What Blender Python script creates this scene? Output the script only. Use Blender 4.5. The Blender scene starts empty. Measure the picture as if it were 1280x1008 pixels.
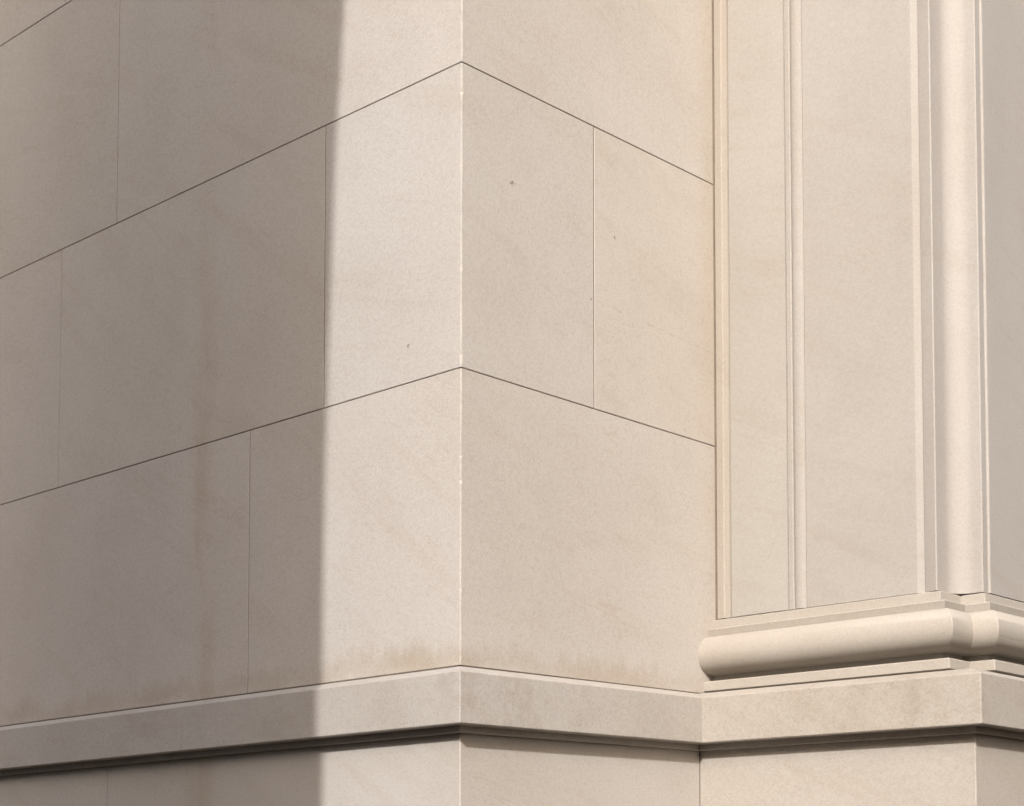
import bpy, bmesh, math, random
from mathutils import Vector, Matrix
random.seed(7)
scene = bpy.context.scene
ZO = 3.13                       # wall coordinates count from the middle course joint; the pavement lies 3.13 m below it

# ------------------------------------------------------------------ camera
cd = bpy.data.cameras.new('camera'); cam = bpy.data.objects.new('camera', cd)
scene.collection.objects.link(cam); scene.camera = cam
cd.sensor_width = 36; cd.lens = 36 * 2189.16 / 1280
cd.shift_y = (999.774 - 504) / 1280; cd.shift_x = 0
cd.clip_start = .05; cd.clip_end = 3000
yaw, pitch, roll = -.7612908, .0591427, .00059
fw = Vector((math.sin(yaw) * math.cos(pitch), math.cos(yaw) * math.cos(pitch), math.sin(pitch)))
rt = Vector((math.cos(yaw), -math.sin(yaw), 0)); up = rt.cross(fw)
r2 = math.cos(roll) * rt + math.sin(roll) * up; u2 = -math.sin(roll) * rt + math.cos(roll) * up
cam.matrix_world = Matrix(((r2.x, u2.x, -fw.x, 3.51256), (r2.y, u2.y, -fw.y, -3.47299),
                           (r2.z, u2.z, -fw.z, -1.53343 + ZO), (0, 0, 0, 1)))

# ------------------------------------------------------------------ sky, sun, exposure
SUN = Vector((.687, -1.0, .70)).normalized()          # towards the sun
world = bpy.data.worlds.new('World'); scene.world = world; world.use_nodes = True
wn = world.node_tree; sky = wn.nodes.new('ShaderNodeTexSky'); sky.sky_type = 'NISHITA'; sky.sun_disc = False
sky.sun_elevation = math.asin(SUN.z); sky.sun_rotation = math.atan2(SUN.x, SUN.y)
sky.air_density = 1.0; sky.dust_density = 6.0; sky.ozone_density = .6
wn.nodes['Background'].inputs[1].default_value = .15
wn.links.new(sky.outputs[0], wn.nodes['Background'].inputs[0])
sl = bpy.data.lights.new('sun', 'SUN'); sl.energy = 2.1; sl.angle = math.radians(.53); sl.color = (1, .98, .96)
so = bpy.data.objects.new('sun', sl); scene.collection.objects.link(so)
so.rotation_euler = (-SUN).to_track_quat('-Z', 'Y').to_euler(); so.location = (12, -18, 20)
vs = scene.view_settings; vs.view_transform = 'Standard'; vs.look = 'None'; vs.exposure = .97; vs.gamma = 1
scene.cycles.max_bounces = 6; scene.cycles.diffuse_bounces = 3; scene.cycles.glossy_bounces = 1; scene.cycles.caustics_reflective = False

# ------------------------------------------------------------------ material helpers
class NT:
    def __init__(s, m):
        m.use_nodes = True; s.t = m.node_tree; s.b = s.t.nodes['Principled BSDF']
    def n(s, typ, **k):
        o = s.t.nodes.new(typ)
        for a, v in k.items(): setattr(o, a, v)
        return o
    def put(s, sock, v):
        if hasattr(v, 'is_output'): s.t.links.new(v, sock)
        else: sock.default_value = v
    def m(s, op, a, b=None, c=None, clamp=False):
        o = s.n('ShaderNodeMath', operation=op, use_clamp=clamp)
        for i, v in enumerate((a, b, c)):
            if v is not None: s.put(o.inputs[i], v)
        return o.outputs[0]
    def vm(s, op, a, b=None):
        o = s.n('ShaderNodeVectorMath', operation=op); s.put(o.inputs[0], a)
        if b is not None: s.put(o.inputs[1], b)
        return o.outputs[1] if op in ('LENGTH', 'DISTANCE', 'DOT_PRODUCT') else o.outputs[0]
    def noise(s, vec, scale, detail=3, rough=.55, dist=0):
        o = s.n('ShaderNodeTexNoise'); s.put(o.inputs['Vector'], vec)
        o.inputs['Scale'].default_value = scale; o.inputs['Detail'].default_value = detail
        o.inputs['Roughness'].default_value = rough; o.inputs['Distortion'].default_value = dist
        return o.outputs['Fac']
    def ramp(s, v, a, b, lo=0., hi=1., smooth=True):
        o = s.n('ShaderNodeMapRange', interpolation_type='SMOOTHSTEP' if smooth else 'LINEAR', clamp=True)
        s.put(o.inputs[0], v)
        for i, q in zip((1, 2, 3, 4), (a, b, lo, hi)): s.put(o.inputs[i], q)
        return o.outputs[0]
    def mul(s, col, tint, fac):
        o = s.n('ShaderNodeMix', data_type='RGBA', blend_type='MULTIPLY'); s.put(o.inputs[0], fac)
        s.put(o.inputs[6], col); s.put(o.inputs[7], tint if hasattr(tint, 'is_output') else (*tint, 1)); return o.outputs[2]
    def mix(s, a, b, fac):
        o = s.n('ShaderNodeMix', data_type='RGBA'); s.put(o.inputs[0], fac)
        s.put(o.inputs[6], a if hasattr(a, 'is_output') else (*a, 1)); s.put(o.inputs[7], b if hasattr(b, 'is_output') else (*b, 1))
        return o.outputs[2]
    def band(s, v, a, b, c, d):                        # 0 below a, 1 from b to c, 0 above d
        return s.m('MULTIPLY', s.ramp(v, a, b), s.ramp(v, c, d, 1., 0.))

def stone(name, base, speck=1.0, mott=1.0, rough=.86, marks=True):
    mat = bpy.data.materials.new(name); t = NT(mat)
    geo = t.n('ShaderNodeNewGeometry').outputs['Position']
    oi = t.n('ShaderNodeObjectInfo')
    off = t.n('ShaderNodeCombineXYZ'); a = t.m('MULTIPLY', oi.outputs['Alpha'], 37.0)
    for i in range(3): t.put(off.inputs[i], a)
    p = t.vm('ADD', geo, off.outputs[0])
    sep = t.n('ShaderNodeSeparateXYZ'); t.put(sep.inputs[0], geo)
    X, Y, Z = sep.outputs; Z = t.m('SUBTRACT', Z, ZO)
    col = t.mul((*base, 1), oi.outputs['Color'], 1.0)
    # broad clouds, warm and grey
    c1 = t.ramp(t.noise(p, 1.1, 3, .5), .30, .70, -1, 1)
    col = t.mul(col, (.945, .925, .90), t.m('MULTIPLY', t.ramp(c1, -1, 1, 0, 1), .85 * mott))
    c2 = t.noise(p, 4.2, 3, .6)
    col = t.mul(col, (.95, .945, .94), t.ramp(c2, .42, .68, 0, .9 * mott))
    # slanting bedding of the limestone
    rot = t.n('ShaderNodeVectorRotate', rotation_type='EULER_XYZ'); t.put(rot.inputs[0], p)
    ru = t.n('ShaderNodeCombineXYZ'); al = oi.outputs['Alpha']
    t.put(ru.inputs[0], t.m('MULTIPLY_ADD', al, .5, .1)); t.put(ru.inputs[1], t.m('MULTIPLY_ADD', al, .7, -.75)); t.put(ru.inputs[2], .2)
    t.put(rot.inputs['Rotation'], ru.outputs[0])
    st = t.vm('MULTIPLY', rot.outputs[0], (1.0, 1.0, 7.0))
    c3 = t.noise(st, 1.5, 4, .62, .4)
    col = t.mul(col, (.93, .90, .86), t.ramp(c3, .50, .70, 0, .75 * mott))
    vein = t.noise(t.vm('MULTIPLY', rot.outputs[0], (1, 1, 11)), 1.9, 2, .5, .5)
    vn = t.m('ABSOLUTE', t.m('SUBTRACT', vein, .5))
    vmask = t.m('MULTIPLY', t.ramp(vn, 0, .012, 1, 0), t.ramp(t.noise(p, 2.3, 2), .54, .68))
    col = t.mul(col, (.93, .88, .81), t.m('MULTIPLY', vmask, .55))
    # grain and dark shell specks
    g = t.noise(p, 165, 1, .8)
    col = t.mul(col, (.885, .87, .855), t.ramp(g, .38, .64, 0, .38 + .32 * min(speck, 1.2)))
    g2 = t.noise(p, 62, 2, .75)
    col = t.mul(col, (.92, .905, .885), t.ramp(g2, .45, .70, 0, .20 + .42 * min(speck, 1.2)))
    vo = t.n('ShaderNodeTexVoronoi'); t.put(vo.inputs['Vector'], p); vo.inputs['Scale'].default_value = 100
    sp = t.m('MULTIPLY', t.ramp(vo.outputs['Distance'], .12, .27, 1, 0), t.ramp(t.noise(p, 7, 2, .7), .42, .66))
    col = t.mul(col, (.74, .70, .66), t.m('MULTIPLY', sp, .7 * speck))
    if not marks and speck > 1:
        gr = t.m('MULTIPLY', t.ramp(t.noise(geo, 5.5, 4, .7), .46, .70), t.ramp(t.m('SUBTRACT', X, Y), -.9, -.05, .12, 1))
        col = t.mul(col, (.83, .80, .765), t.m('MULTIPLY', t.m('MULTIPLY', gr, .85), t.ramp(X, -.2, .05, .35, 1)))
    if marks:
        # rain-splash dirt above the projecting course
        h = t.m('ADD', Z, .859)
        hn = t.m('ADD', h, t.m('MULTIPLY', t.m('SUBTRACT', t.noise(t.vm('MULTIPLY', p, (1, 1, .3)), 11, 5, .75), .5), .17))
        spl = t.m('MULTIPLY', t.band(hn, -.05, .025, .03, .10), t.ramp(h, -.02, -.0, 0, 1))
        spl = t.m('MULTIPLY', spl, t.m('MULTIPLY', t.ramp(t.noise(geo, 2.2, 2), .32, .62, .4, 1), t.ramp(t.m('SUBTRACT', X, Y), -.75, 0, .8, 1.25)))
        spl = t.m('MULTIPLY', spl, t.ramp(Y, 1.14, 1.19, 1, 0))
        col = t.mul(col, (.80, .735, .64), t.m('MULTIPLY', spl, .78))
        # an old drip running down the long face
        wob = t.m('MULTIPLY', t.m('SUBTRACT', t.noise(geo, 1.3, 2), .5), .16)
        dx = t.m('ABSOLUTE', t.m('ADD', t.m('ADD', X, 1.215), wob))
        drip = t.m('MULTIPLY', t.ramp(dx, .0, .11, 1, 0), t.ramp(t.noise(t.vm('MULTIPLY', geo, (3, 3, .8)), 2.2, 4, .6), .36, .62, .2, 1))
        drip = t.m('MULTIPLY', drip, t.ramp(Z, .15, .95, 1, .25))
        drip = t.m('MULTIPLY', drip, t.ramp(Y, .02, .03, 1, 0))
        col = t.mul(col, (.86, .80, .70), t.m('MULTIPLY', drip, .75))
        # ochre wash-off where the short wall meets the pilaster
        oc = t.m('MULTIPLY', t.ramp(Y, 1.09, 1.195), t.ramp(X, .002, .004, 1, 0))
        oc = t.m('MULTIPLY', oc, t.ramp(t.noise(t.vm('MULTIPLY', geo, (1, 1, .5)), 3.1, 3), .35, .65, .35, 1))
        col = t.mul(col, (.93, .87, .76), t.m('MULTIPLY', oc, .55))
        # chipped pits and a broken hairline vein
        pits = [(0, .2115, .6049, .0085), (0, .228, .606, .003), (0, .205, .600, .003), (-.2229, 0, .1112, .005), (-.219, 0, .116, .003), (0, .571, .3423, .005), (0, .6816, .5718, .006)]
        pm = None; wv = t.n('ShaderNodeTexNoise'); t.put(wv.inputs['Vector'], geo); wv.inputs['Scale'].default_value = 120
        jit = t.vm('MULTIPLY', t.vm('SUBTRACT', wv.outputs['Color'], (.5, .5, .5)), (.012, .012, .02))
        gp = t.vm('ADD', geo, jit)
        for x, y, z, r in pits:
            d = t.ramp(t.vm('DISTANCE', gp, (x, y, z + ZO)), r * .5, r * 1.15, 1, 0)
            pm = d if pm is None else t.m('MAXIMUM', pm, d)
        zl = t.m('ADD', t.m('MULTIPLY', t.m('SUBTRACT', Y, .58), -.05), .3457)
        jv = t.m('MULTIPLY', t.m('SUBTRACT', t.noise(geo, 30, 3), .5), .02)
        hl = t.ramp(t.m('ABSOLUTE', t.m('ADD', t.m('SUBTRACT', Z, zl), jv)), .0, .0032, 1, 0)
        hl = t.m('MULTIPLY', hl, t.m('MULTIPLY', t.band(Y, .56, .6, 1.15, 1.2), t.ramp(X, -.002, -.001)))
        hl = t.m('MULTIPLY', hl, t.m('MULTIPLY', t.ramp(X, .003, .004, 1, 0), t.ramp(t.noise(geo, 22, 2), .42, .62)))
        col = t.mul(col, (.60, .50, .40), t.m('MULTIPLY', hl, .55))
        col = t.mul(col, (.42, .34, .27), t.m('MULTIPLY', pm, .85))
    t.put(t.b.inputs['Base Color'], col)
    t.b.inputs['Roughness'].default_value = rough; t.b.inputs['Specular IOR Level'].default_value = .28
    hgt = t.m('MULTIPLY', t.noise(p, 50, 3, .8), .0017)
    bp = t.n('ShaderNodeBump'); bp.inputs['Strength'].default_value = .22 + .2 * min(speck, 1.2); bp.inputs['Distance'].default_value = 1.0
    t.put(bp.inputs['Height'], hgt); t.put(t.b.inputs['Normal'], bp.outputs[0])
    return mat

M_wall = stone('ashlar_limestone', (.45, .421, .394), mott=.7)
M_band = stone('string_course_limestone', (.415, .390, .365), speck=1.5, mott=.9, marks=False)
M_pil = stone('pilaster_limestone', (.342, .324, .305), speck=.5, mott=.6, marks=False)

def plain(name, c, scale=40, amt=.3, rough=.9):
    mat = bpy.data.materials.new(name); t = NT(mat)
    geo = t.n('ShaderNodeNewGeometry').outputs['Position']
    n = t.noise(geo, scale, 5, .65)
    t.put(t.b.inputs['Base Color'], t.mul((*c, 1), (1 - amt, 1 - amt, 1 - amt), t.ramp(n, .3, .7)))
    t.b.inputs['Roughness'].default_value = rough
    bp = t.n('ShaderNodeBump'); bp.inputs['Strength'].default_value = .4; bp.inputs['Distance'].default_value = .002
    t.put(bp.inputs['Height'], n); t.put(t.b.inputs['Normal'], bp.outputs[0]); return mat
M_mortar = plain('joint_mortar', (.15, .122, .096), 14, .4)
M_dark = plain('dark_joint_mortar', (.27, .22, .175), 14, .2)
M_pave = plain('pale_paving', (.085, .066, .048), 6, .2)

# ------------------------------------------------------------------ mesh helpers
def fit_lift(x, y, z):                                       # lower stonework bent upwards towards the pilaster to match image coordinates
    s = .018 * min(max(y / 1.04, 0), 1) - (.008 * min(x / 1.05, 1) if y > .9 and x > 0 else 0)
    return s * min(max(-z / .859, 0), 1)
def link(name, verts, faces, mat, parent=None, warp=True, smooth=None, tint=1.0, hue=(1, 1, 1)):
    me = bpy.data.meshes.new(name)
    vv = [(x, y, z + ZO + (fit_lift(x, y, z) if warp else 0)) for x, y, z in verts]
    me.from_pydata(vv, [], faces); me.materials.append(mat)
    bm = bmesh.new(); bm.from_mesh(me); bmesh.ops.recalc_face_normals(bm, faces=bm.faces)
    if smooth:
        for e in bm.edges:
            if len(e.link_faces) == 2: e.smooth = e.calc_face_angle(0) < math.radians(smooth)
        for f in bm.faces: f.smooth = True
    bm.to_mesh(me); bm.free()
    o = bpy.data.objects.new(name, me); scene.collection.objects.link(o)
    if parent: o.parent = parent
    o.color = (tint * hue[0], tint * hue[1], tint * hue[2], random.random())
    return o
def inset(poly, d):                                     # convex counter-clockwise polygon moved inwards
    n = len(poly); out = []
    for i in range(n):
        a, b, c = Vector(poly[i - 1]), Vector(poly[i]), Vector(poly[(i + 1) % n])
        e1 = (b - a).normalized(); e2 = (c - b).normalized()
        n1 = Vector((-e1.y, e1.x)); n2 = Vector((-e2.y, e2.x)); m = n1 + n2
        out.append(tuple(b + m * (d / max(.15, m.dot(n1)))))
    return out
def rings_mesh(rings):
    verts = [v for r in rings for v in r]; n = len(rings[0]); faces = []
    for k in range(len(rings) - 1):
        for i in range(n):
            j = (i + 1) % n; faces.append((k * n + i, k * n + j, (k + 1) * n + j, (k + 1) * n + i))
    faces.append(tuple(range(n))[::-1]); faces.append(tuple((len(rings) - 1) * n + i for i in range(n)))
    return verts, faces
def block(name, x0, x1, y0, y1, z0, z1, mat, parent, arris=0, b=.0010, c=None, tint=1.0, hue=(1, 1, 1)):
    """A dressed stone: eased edges; arris = worn chamfer on the x1,y0 corner."""
    c = c or b
    def plan(a): return [(x0 + b, y0), (x1 - a, y0), (x1, y0 + a), (x1, y1 - b), (x1 - b, y1), (x0 + b, y1), (x0, y1 - b), (x0, y0 + b)]
    zs = [z0 + b, z1 - b]
    if arris:
        n = max(2, int((z1 - z0) / .012)); zs = [z0 + b + (z1 - z0 - 2 * b) * i / n for i in range(n + 1)]
    rings = []
    w = 0
    for i, z in enumerate(zs):
        w = .75 * w + random.uniform(-.5, .5)
        a = c if not arris else arris * (1 + .38 * w + (random.random() < .07) * random.uniform(.3, 1.5))
        rings.append([(x, y, z) for x, y in plan(max(a, .0012))])
    rings.insert(0, [(x, y, z0) for x, y in inset([q[:2] for q in rings[0]], b)])
    rings.append([(x, y, z1) for x, y in inset([q[:2] for q in rings[-1]], b)])
    v, f = rings_mesh(rings)
    return link(name, v, f, mat, parent, tint=tint, hue=hue)
def offset_path(path, o):                               # to the right of the walking direction, mitred
    out = []
    for i, q in enumerate(path):
        q = Vector(q); ns = []
        if i > 0: e = (q - Vector(path[i - 1])).normalized(); ns.append(Vector((e.y, -e.x)))
        if i < len(path) - 1: e = (Vector(path[i + 1]) - q).normalized(); ns.append(Vector((e.y, -e.x)))
        if len(ns) == 1: out.append(q + ns[0] * o)
        else: m = ns[0] + ns[1]; out.append(q + m * (o / m.dot(ns[0])))
    return out
def sweep(name, path, prof, mat, parent, arris=None, smooth=None, cut0=0, cut1=0, seg=None, tint=1.0, hue=(1, 1, 1)):
    """Closed profile (out, z) run along a plan path; arris = {path index: chamfer} on outer corners."""
    arris = arris or {}; rows = []
    for o, z in prof:
        pts = offset_path(path, o); row = []; i0, i1 = seg or (0, len(path) - 1)
        for i, q in enumerate(pts):
            if i < i0 or i > i1: continue
            if i in arris and i0 < i < i1:
                e1 = (pts[i] - pts[i - 1]).normalized(); e2 = (pts[i + 1] - pts[i]).normalized(); c = arris[i]
                row += [q - e1 * c, q + e2 * c]
            else: row.append(q)
        row[0] = row[0] + (Vector(path[i0 + 1]) - Vector(path[i0])).normalized() * cut0
        row[-1] = row[-1] - (Vector(path[i1]) - Vector(path[i1 - 1])).normalized() * cut1
        # long runs get extra stations so that the image-fitted bend follows the wall
        fine = []
        for k in range(len(row) - 1):
            n = max(1, int((row[k + 1] - row[k]).length / .35))
            n = n if o == prof[0][0] and z == prof[0][1] else cnt[k]
            if (o, z) == prof[0]:
                if k == 0: cnt = []
                cnt.append(n)
            fine += [row[k].lerp(row[k + 1], j / n) for j in range(n)]
        fine.append(row[-1]); rows.append([(q.x, q.y, z) for q in fine])
    rings = [[rows[k][i] for k in range(len(rows))] for i in range(len(rows[0]))]
    v, f = rings_mesh(rings)
    return link(name, v, f, mat, parent, smooth=smooth, tint=tint, hue=hue)
def prism(name, plan, z0, z1, mat, parent, smooth=None, tint=1.0, hue=(1, 1, 1), warp=True):
    v, f = rings_mesh([[(x, y, z0) for x, y in plan], [(x, y, z1) for x, y in plan]])
    return link(name, v, f, mat, parent, smooth=smooth, tint=tint, hue=hue, warp=warp)
def tag(o, label, cat): o['label'] = label; o['category'] = cat
def arc(cx, cy, rx, ry, a0, a1, n):
    return [(cx + rx * math.cos(math.radians(a0 + (a1 - a0) * i / n)), cy + ry * math.sin(math.radians(a0 + (a1 - a0) * i / n))) for i in range(n + 1)]

# ------------------------------------------------------------------ ground
gm = bpy.data.meshes.new('pavement'); g = 900
gm.from_pydata([(-g, -g, 0), (g, -g, 0), (g, g, 0), (-g, g, 0)], [], [(0, 1, 2, 3)]); gm.materials.append(M_pave)
gnd = bpy.data.objects.new('pavement', gm); scene.collection.objects.link(gnd); gnd['kind'] = 'structure'

# ------------------------------------------------------------------ the building
bld = bpy.data.objects.new('limestone_building', None); scene.collection.objects.link(bld)
bld.location = (0, 0, 0)
tag(bld, 'cream limestone building corner with smooth ashlar walls, projecting course and panelled pilaster', 'building')

J = .0017                                                # half a bed joint
V = .0017                                                # half an upright joint
XL, YT, ZT = -7.0, 1.19, 5.45
wall = prism('wall', [(XL, .0015), (-.012, .0015), (-.0015, .012), (-.0015, YT), (XL, YT)], -.90, ZT, M_mortar, bld)
courses = [(-.859, 0, [-.974, -2.76, -4.25, -5.75], None),
           (0, .9, [-.606, -2.1186, -3.62, -5.1, -6.6], .581),
           (.9, 1.842, [-1.759, -3.25, -4.75, -6.25], None),
           (1.842, 2.742, [-.606, -2.1217, -3.62, -5.1, -6.6], .581),
           (2.742, 3.642, [-1.3, -2.8, -4.3, -5.8], None),
           (3.642, 4.542, [-.606, -2.12, -3.62, -5.1, -6.6], .581),
           (4.542, 5.442, [-1.3, -2.8, -4.3, -5.8], None)]
TI = {(0, 0): (1.0, (1, 1, 1)), (1, 0): (.985, (1, 1, 1)), (2, 0): (1.0, (1.0, .995, .99))}
for k, (z0, z1, js, ry) in enumerate(courses):
    za = z0 + (J if k else .0008); zb = z1 - J
    q = (1.0, (1, 1, 1)) if k % 2 == 0 else (.975, (.995, 1, 1.005))
    block('ashlar_block', js[0] + V, 0, 0, (ry - .0006) if ry else YT + .0096, za, zb, M_wall, wall, arris=.0032, tint=q[0], hue=q[1])
    if ry: block('ashlar_block', -.25, 0, ry + .0006, YT + .0096, za, zb, M_wall, wall, c=.0046, tint=1.005, hue=(1.0, .995, .98))
    xs = js + [XL]
    for a, b in zip(xs[1:], xs[:-1]):
        block('ashlar_block', a + V, b - V, random.uniform(-.0002, .0002), .24, za, zb, M_wall, wall,
              tint=random.uniform(.965, 1.0), hue=(1, random.uniform(.99, 1.0), random.uniform(.98, 1.0)))

# plinth below the projecting course
ZP = -1.053
plinth = prism('plinth', [(XL, .0015), (-.012, .0015), (-.0015, .012), (-.0015, 1.1135), (.9935, 1.1135), (.9935, 4.5), (XL, 4.5)], -3.125, ZP - .01, M_mortar, bld)
for r, (z0, z1) in enumerate([(-1.99, ZP), (-3.13, -1.99)]):
    za = z0 + (J if r == 0 else .002); zb = z1 + (.0002 if r == 0 else -J)
    xs = [[-1.7695, -3.3, -4.8, -6.3, XL], [-1.0, -2.5, -4.0, -5.5, XL]][r]
    block('plinth_block', xs[0] + V, 0, 0, 1.1064, za, zb, M_wall, plinth, arris=.0032, tint=.985)
    for a, b in zip(xs[1:], xs[:-1]): block('plinth_block', a + V, b - V, 0, .24, za, zb, M_wall, plinth, tint=random.uniform(.965, 1))
    block('plinth_block', .001, 1.0, 1.107, 2.3 - V, za, zb, M_wall, plinth, arris=.0032, tint=.90, hue=(1, .99, .97))
    block('plinth_block', .7, 1.0, 2.3 + V, 4.5, za, zb, M_wall, plinth, tint=.9)

# projecting string course: wash on top, fillet under the drip
o = .060
prof = [(-.06, -.866), (-.002, -.866), (-.0005, -.8622), (.0575, -.8845), (o, -.8875), (o, -1.0300), (.0575, -1.0330), (.022, -1.0335), (.022, -1.0520), (.001, -1.0525), (-.06, -1.0525)]
core = prism('string_course', [(XL, .012), (-.012, .012), (-.012, 1.2), (.9, 1.2), (.9, 4.5), (XL, 4.5)], -1.051, -.905, M_mortar, bld)
for a, b, c in [(XL, -5.6, 1), (-5.6, -4.15, .98), (-4.15, -2.7, 1), (-2.7, -1.246, .985)]:
    sweep('string_course_stone', [(a, 0), (b, 0)], prof, M_band, core, cut0=.0008, cut1=.0008, tint=c)
YPB, XPB = 1.1, .997                                      # plan line carrying the course round the pilaster
SC = [(-1.246, 0), (0, 0), (0, YPB), (XPB, YPB), (XPB, 2.6)]
sweep('string_course_stone', SC, prof, M_band, core, arris={1: .003}, cut0=.0008, cut1=.0004, seg=(0, 2), tint=.97)
sweep('string_course_stone', SC, prof, M_band, core, arris={3: .003}, cut0=.0004, cut1=.0008, seg=(2, 4), tint=.93, hue=(1, .992, .97))
sweep('string_course_stone', [(XPB, 2.6), (XPB, 4.5)], prof, M_band, core, cut0=.0008)

# pilaster base: rounded torus between fillets, stepped round the rebated corner
def un(z): return z - .018 * min(max(-z / .859, 0), 1)     # heights from image coordinates already include the fitted bend; taken out here
PB = [(.0004, 1.2007), (.836, 1.2007), (.836, 1.322), (.918, 1.322), (.918, 4.5)]
ch = {1: .0025, 3: .0025}
tor = [(-.05, un(-.652)), (.040, un(-.6525))] + [(x, un(y)) for x, y in arc(.046, -.718, .053, .066, 88, 0, 11)] + [(x, un(y)) for x, y in arc(.044, -.718, .055, .058, -7, -88, 12)] + \
      [(.038, un(-.7775)), (.022, un(-.780)), (.022, un(-.801)), (-.05, un(-.801))]
base = sweep('pilaster_base', PB, tor, M_pil, bld, arris=ch, smooth=40, hue=(1.10, 1.075, 1.03))
sweep('upper_fillet', PB, [(-.05, un(-.5895)), (.005, un(-.5895)), (.0075, un(-.592)), (.0075, un(-.6185)), (.013, un(-.6225)), (.040, un(-.6245)), (.042, un(-.627)), (.036, un(-.650)), (.034, un(-.6515)), (-.05, un(-.6515))], M_pil, base, arris=ch, hue=(1.09, 1.07, 1.03))
sweep('lower_fillet', PB, [(-.05, un(-.8015)), (.067, un(-.8025)), (.070, un(-.806)), (.070, un(-.834)), (.067, un(-.836)), (-.05, un(-.836))], M_pil, base, arris=ch, hue=(1.09, 1.07, 1.03))

# pilaster shaft, plan drawn from the inner corner outwards (y grows into the wall)
Y1 = 1.2007; BK = 1.42; zs0, zs1 = un(-.5855), ZT
def sh(name, pts, parent=None, smooth=None, tint=1.0, hue=(1, 1, 1)):
    plan = pts + ([(pts[-1][0], BK)] if pts[-1][1] < BK else [(.7795, 4.5)]) + [(pts[0][0], BK)]
    return prism(name, plan, zs0, zs1, M_pil, parent or shaft, smooth=smooth, tint=tint, hue=hue)
shaft = None
shaft = sh('pilaster_shaft', [(.3575, Y1 + .013), (.3590, Y1 + .006), (.757, Y1 + .006), (.760, Y1 + .0068), (.776, Y1 + .0165), (.7790, Y1 + .018)], bld)
prism('backing', [(-.5, Y1 + .0005), (-.001, Y1 + .0005), (-.001, Y1 + .014), (.80, Y1 + .028), (.80, BK), (-.5, BK)], -.9, ZT, M_dark, shaft)
sh('edge_moulding', [(.0026, Y1 + .012), (.0042, Y1 + .004), (.0255, Y1 + .003), (.0285, Y1 - .001), (.034, Y1 - .001), (.037, Y1 + .002), (.056, Y1 + .003), (.0585, Y1 + .012)], hue=(1.04, 1.0, .94))
sh('stile', [(.062, Y1 + .012), (.0645, Y1 + .002)] + [(.0645 + .222 * i / 10, Y1 + .002 - .0025 * math.sin(math.pi * i / 10)) for i in range(1, 10)] + [(.2880, Y1 + .002), (.2895, Y1 + .012)], smooth=20, hue=(1.02, 1.02, 1.005))
sh('bead_moulding', [(.2908, Y1 + .016), (.2918, Y1 + .0045), (.306, Y1 + .0045), (.3085, Y1 + .0065)] + [(x, y) for x, y in arc(.3315, Y1 + .0125, .023, .0125, 205, 335, 14)] + [(.3555, Y1 + .0085), (.3570, Y1 + .016)], smooth=35)
sh('corner_moulding', [(.7795, Y1 + .016), (.782, Y1 + .0135), (.824, Y1 + .0005), (.8255, Y1 + .0002), (.8285, Y1 + .0032), (.8285, Y1 + .045)] + [(x, y) for x, y in arc(.8285 + .060, Y1 + .0593, .060, .060, 180, 90, 16)] + [(.9137, Y1 + .1193), (.9168, Y1 + .1224), (.9168, Y1 + .150), (.9185, Y1 + .1525), (.9220, Y1 + .1545), (.9232, Y1 + .158), (.9232, Y1 + .162), (.9215, Y1 + .165), (.9215, 4.5)], smooth=22, hue=(1.045, 1.045, 1.06))

# ------------------------------------------------------------------ unseen pier, its form made up to throw the shade on the long wall
prof_r = [(-3.13, 1.86), (1.4, 1.855), (1.9, 1.850), (2.3, 1.857), (2.65, 1.868), (3.3, 1.897), (3.8, 1.938), (4.3, 1.985), (5.0, 2.05), (5.6, 2.10)]
rings = [[(-.15, -3.57, z), (-.15, -4.2, z), (x, -4.2, z), (x, -3.57, z)] for z, x in prof_r]
v, f = rings_mesh(rings)
pier = link('shade_pier', v, f, M_wall, None, warp=False)
tag(pier, 'tall pale stone pier added out of view, shaped to throw shade on the long wall', 'pier')

# ------------------------------------------------------------------ unseen rendered blocks added to keep low sky light off the walls
M_ren = plain('pale_render', (.34, .31, .28), 3, .25)
def blocker(x0, x1, y0, y1, h, path, label):
    hz = h - ZO
    o = prism('sky_blocker', [(x0, y0), (x1, y0), (x1, y1), (x0, y1)], -ZO + .002, hz, M_ren, None, warp=False)
    sweep('cornice', path, [(-.1, hz - .02), (.30, hz - .02), (.34, hz - .10), (.20, hz - .30), (.05, hz - .42), (-.1, hz - .42)], M_ren, o)
    tag(o, label, 'blocker')
blocker(9.6, 19, -3.5, 14, 11, [(9.6, 14), (9.6, -3.5), (19, -3.5)], 'tall pale rendered house added out of view to hold sky light off the short wall and pilaster')
blocker(-14, 24, -26, -17, 11.3, [(24, -17), (-14, -17), (-14, -26)], 'long rendered house added out of view to block low sky light before the long wall')
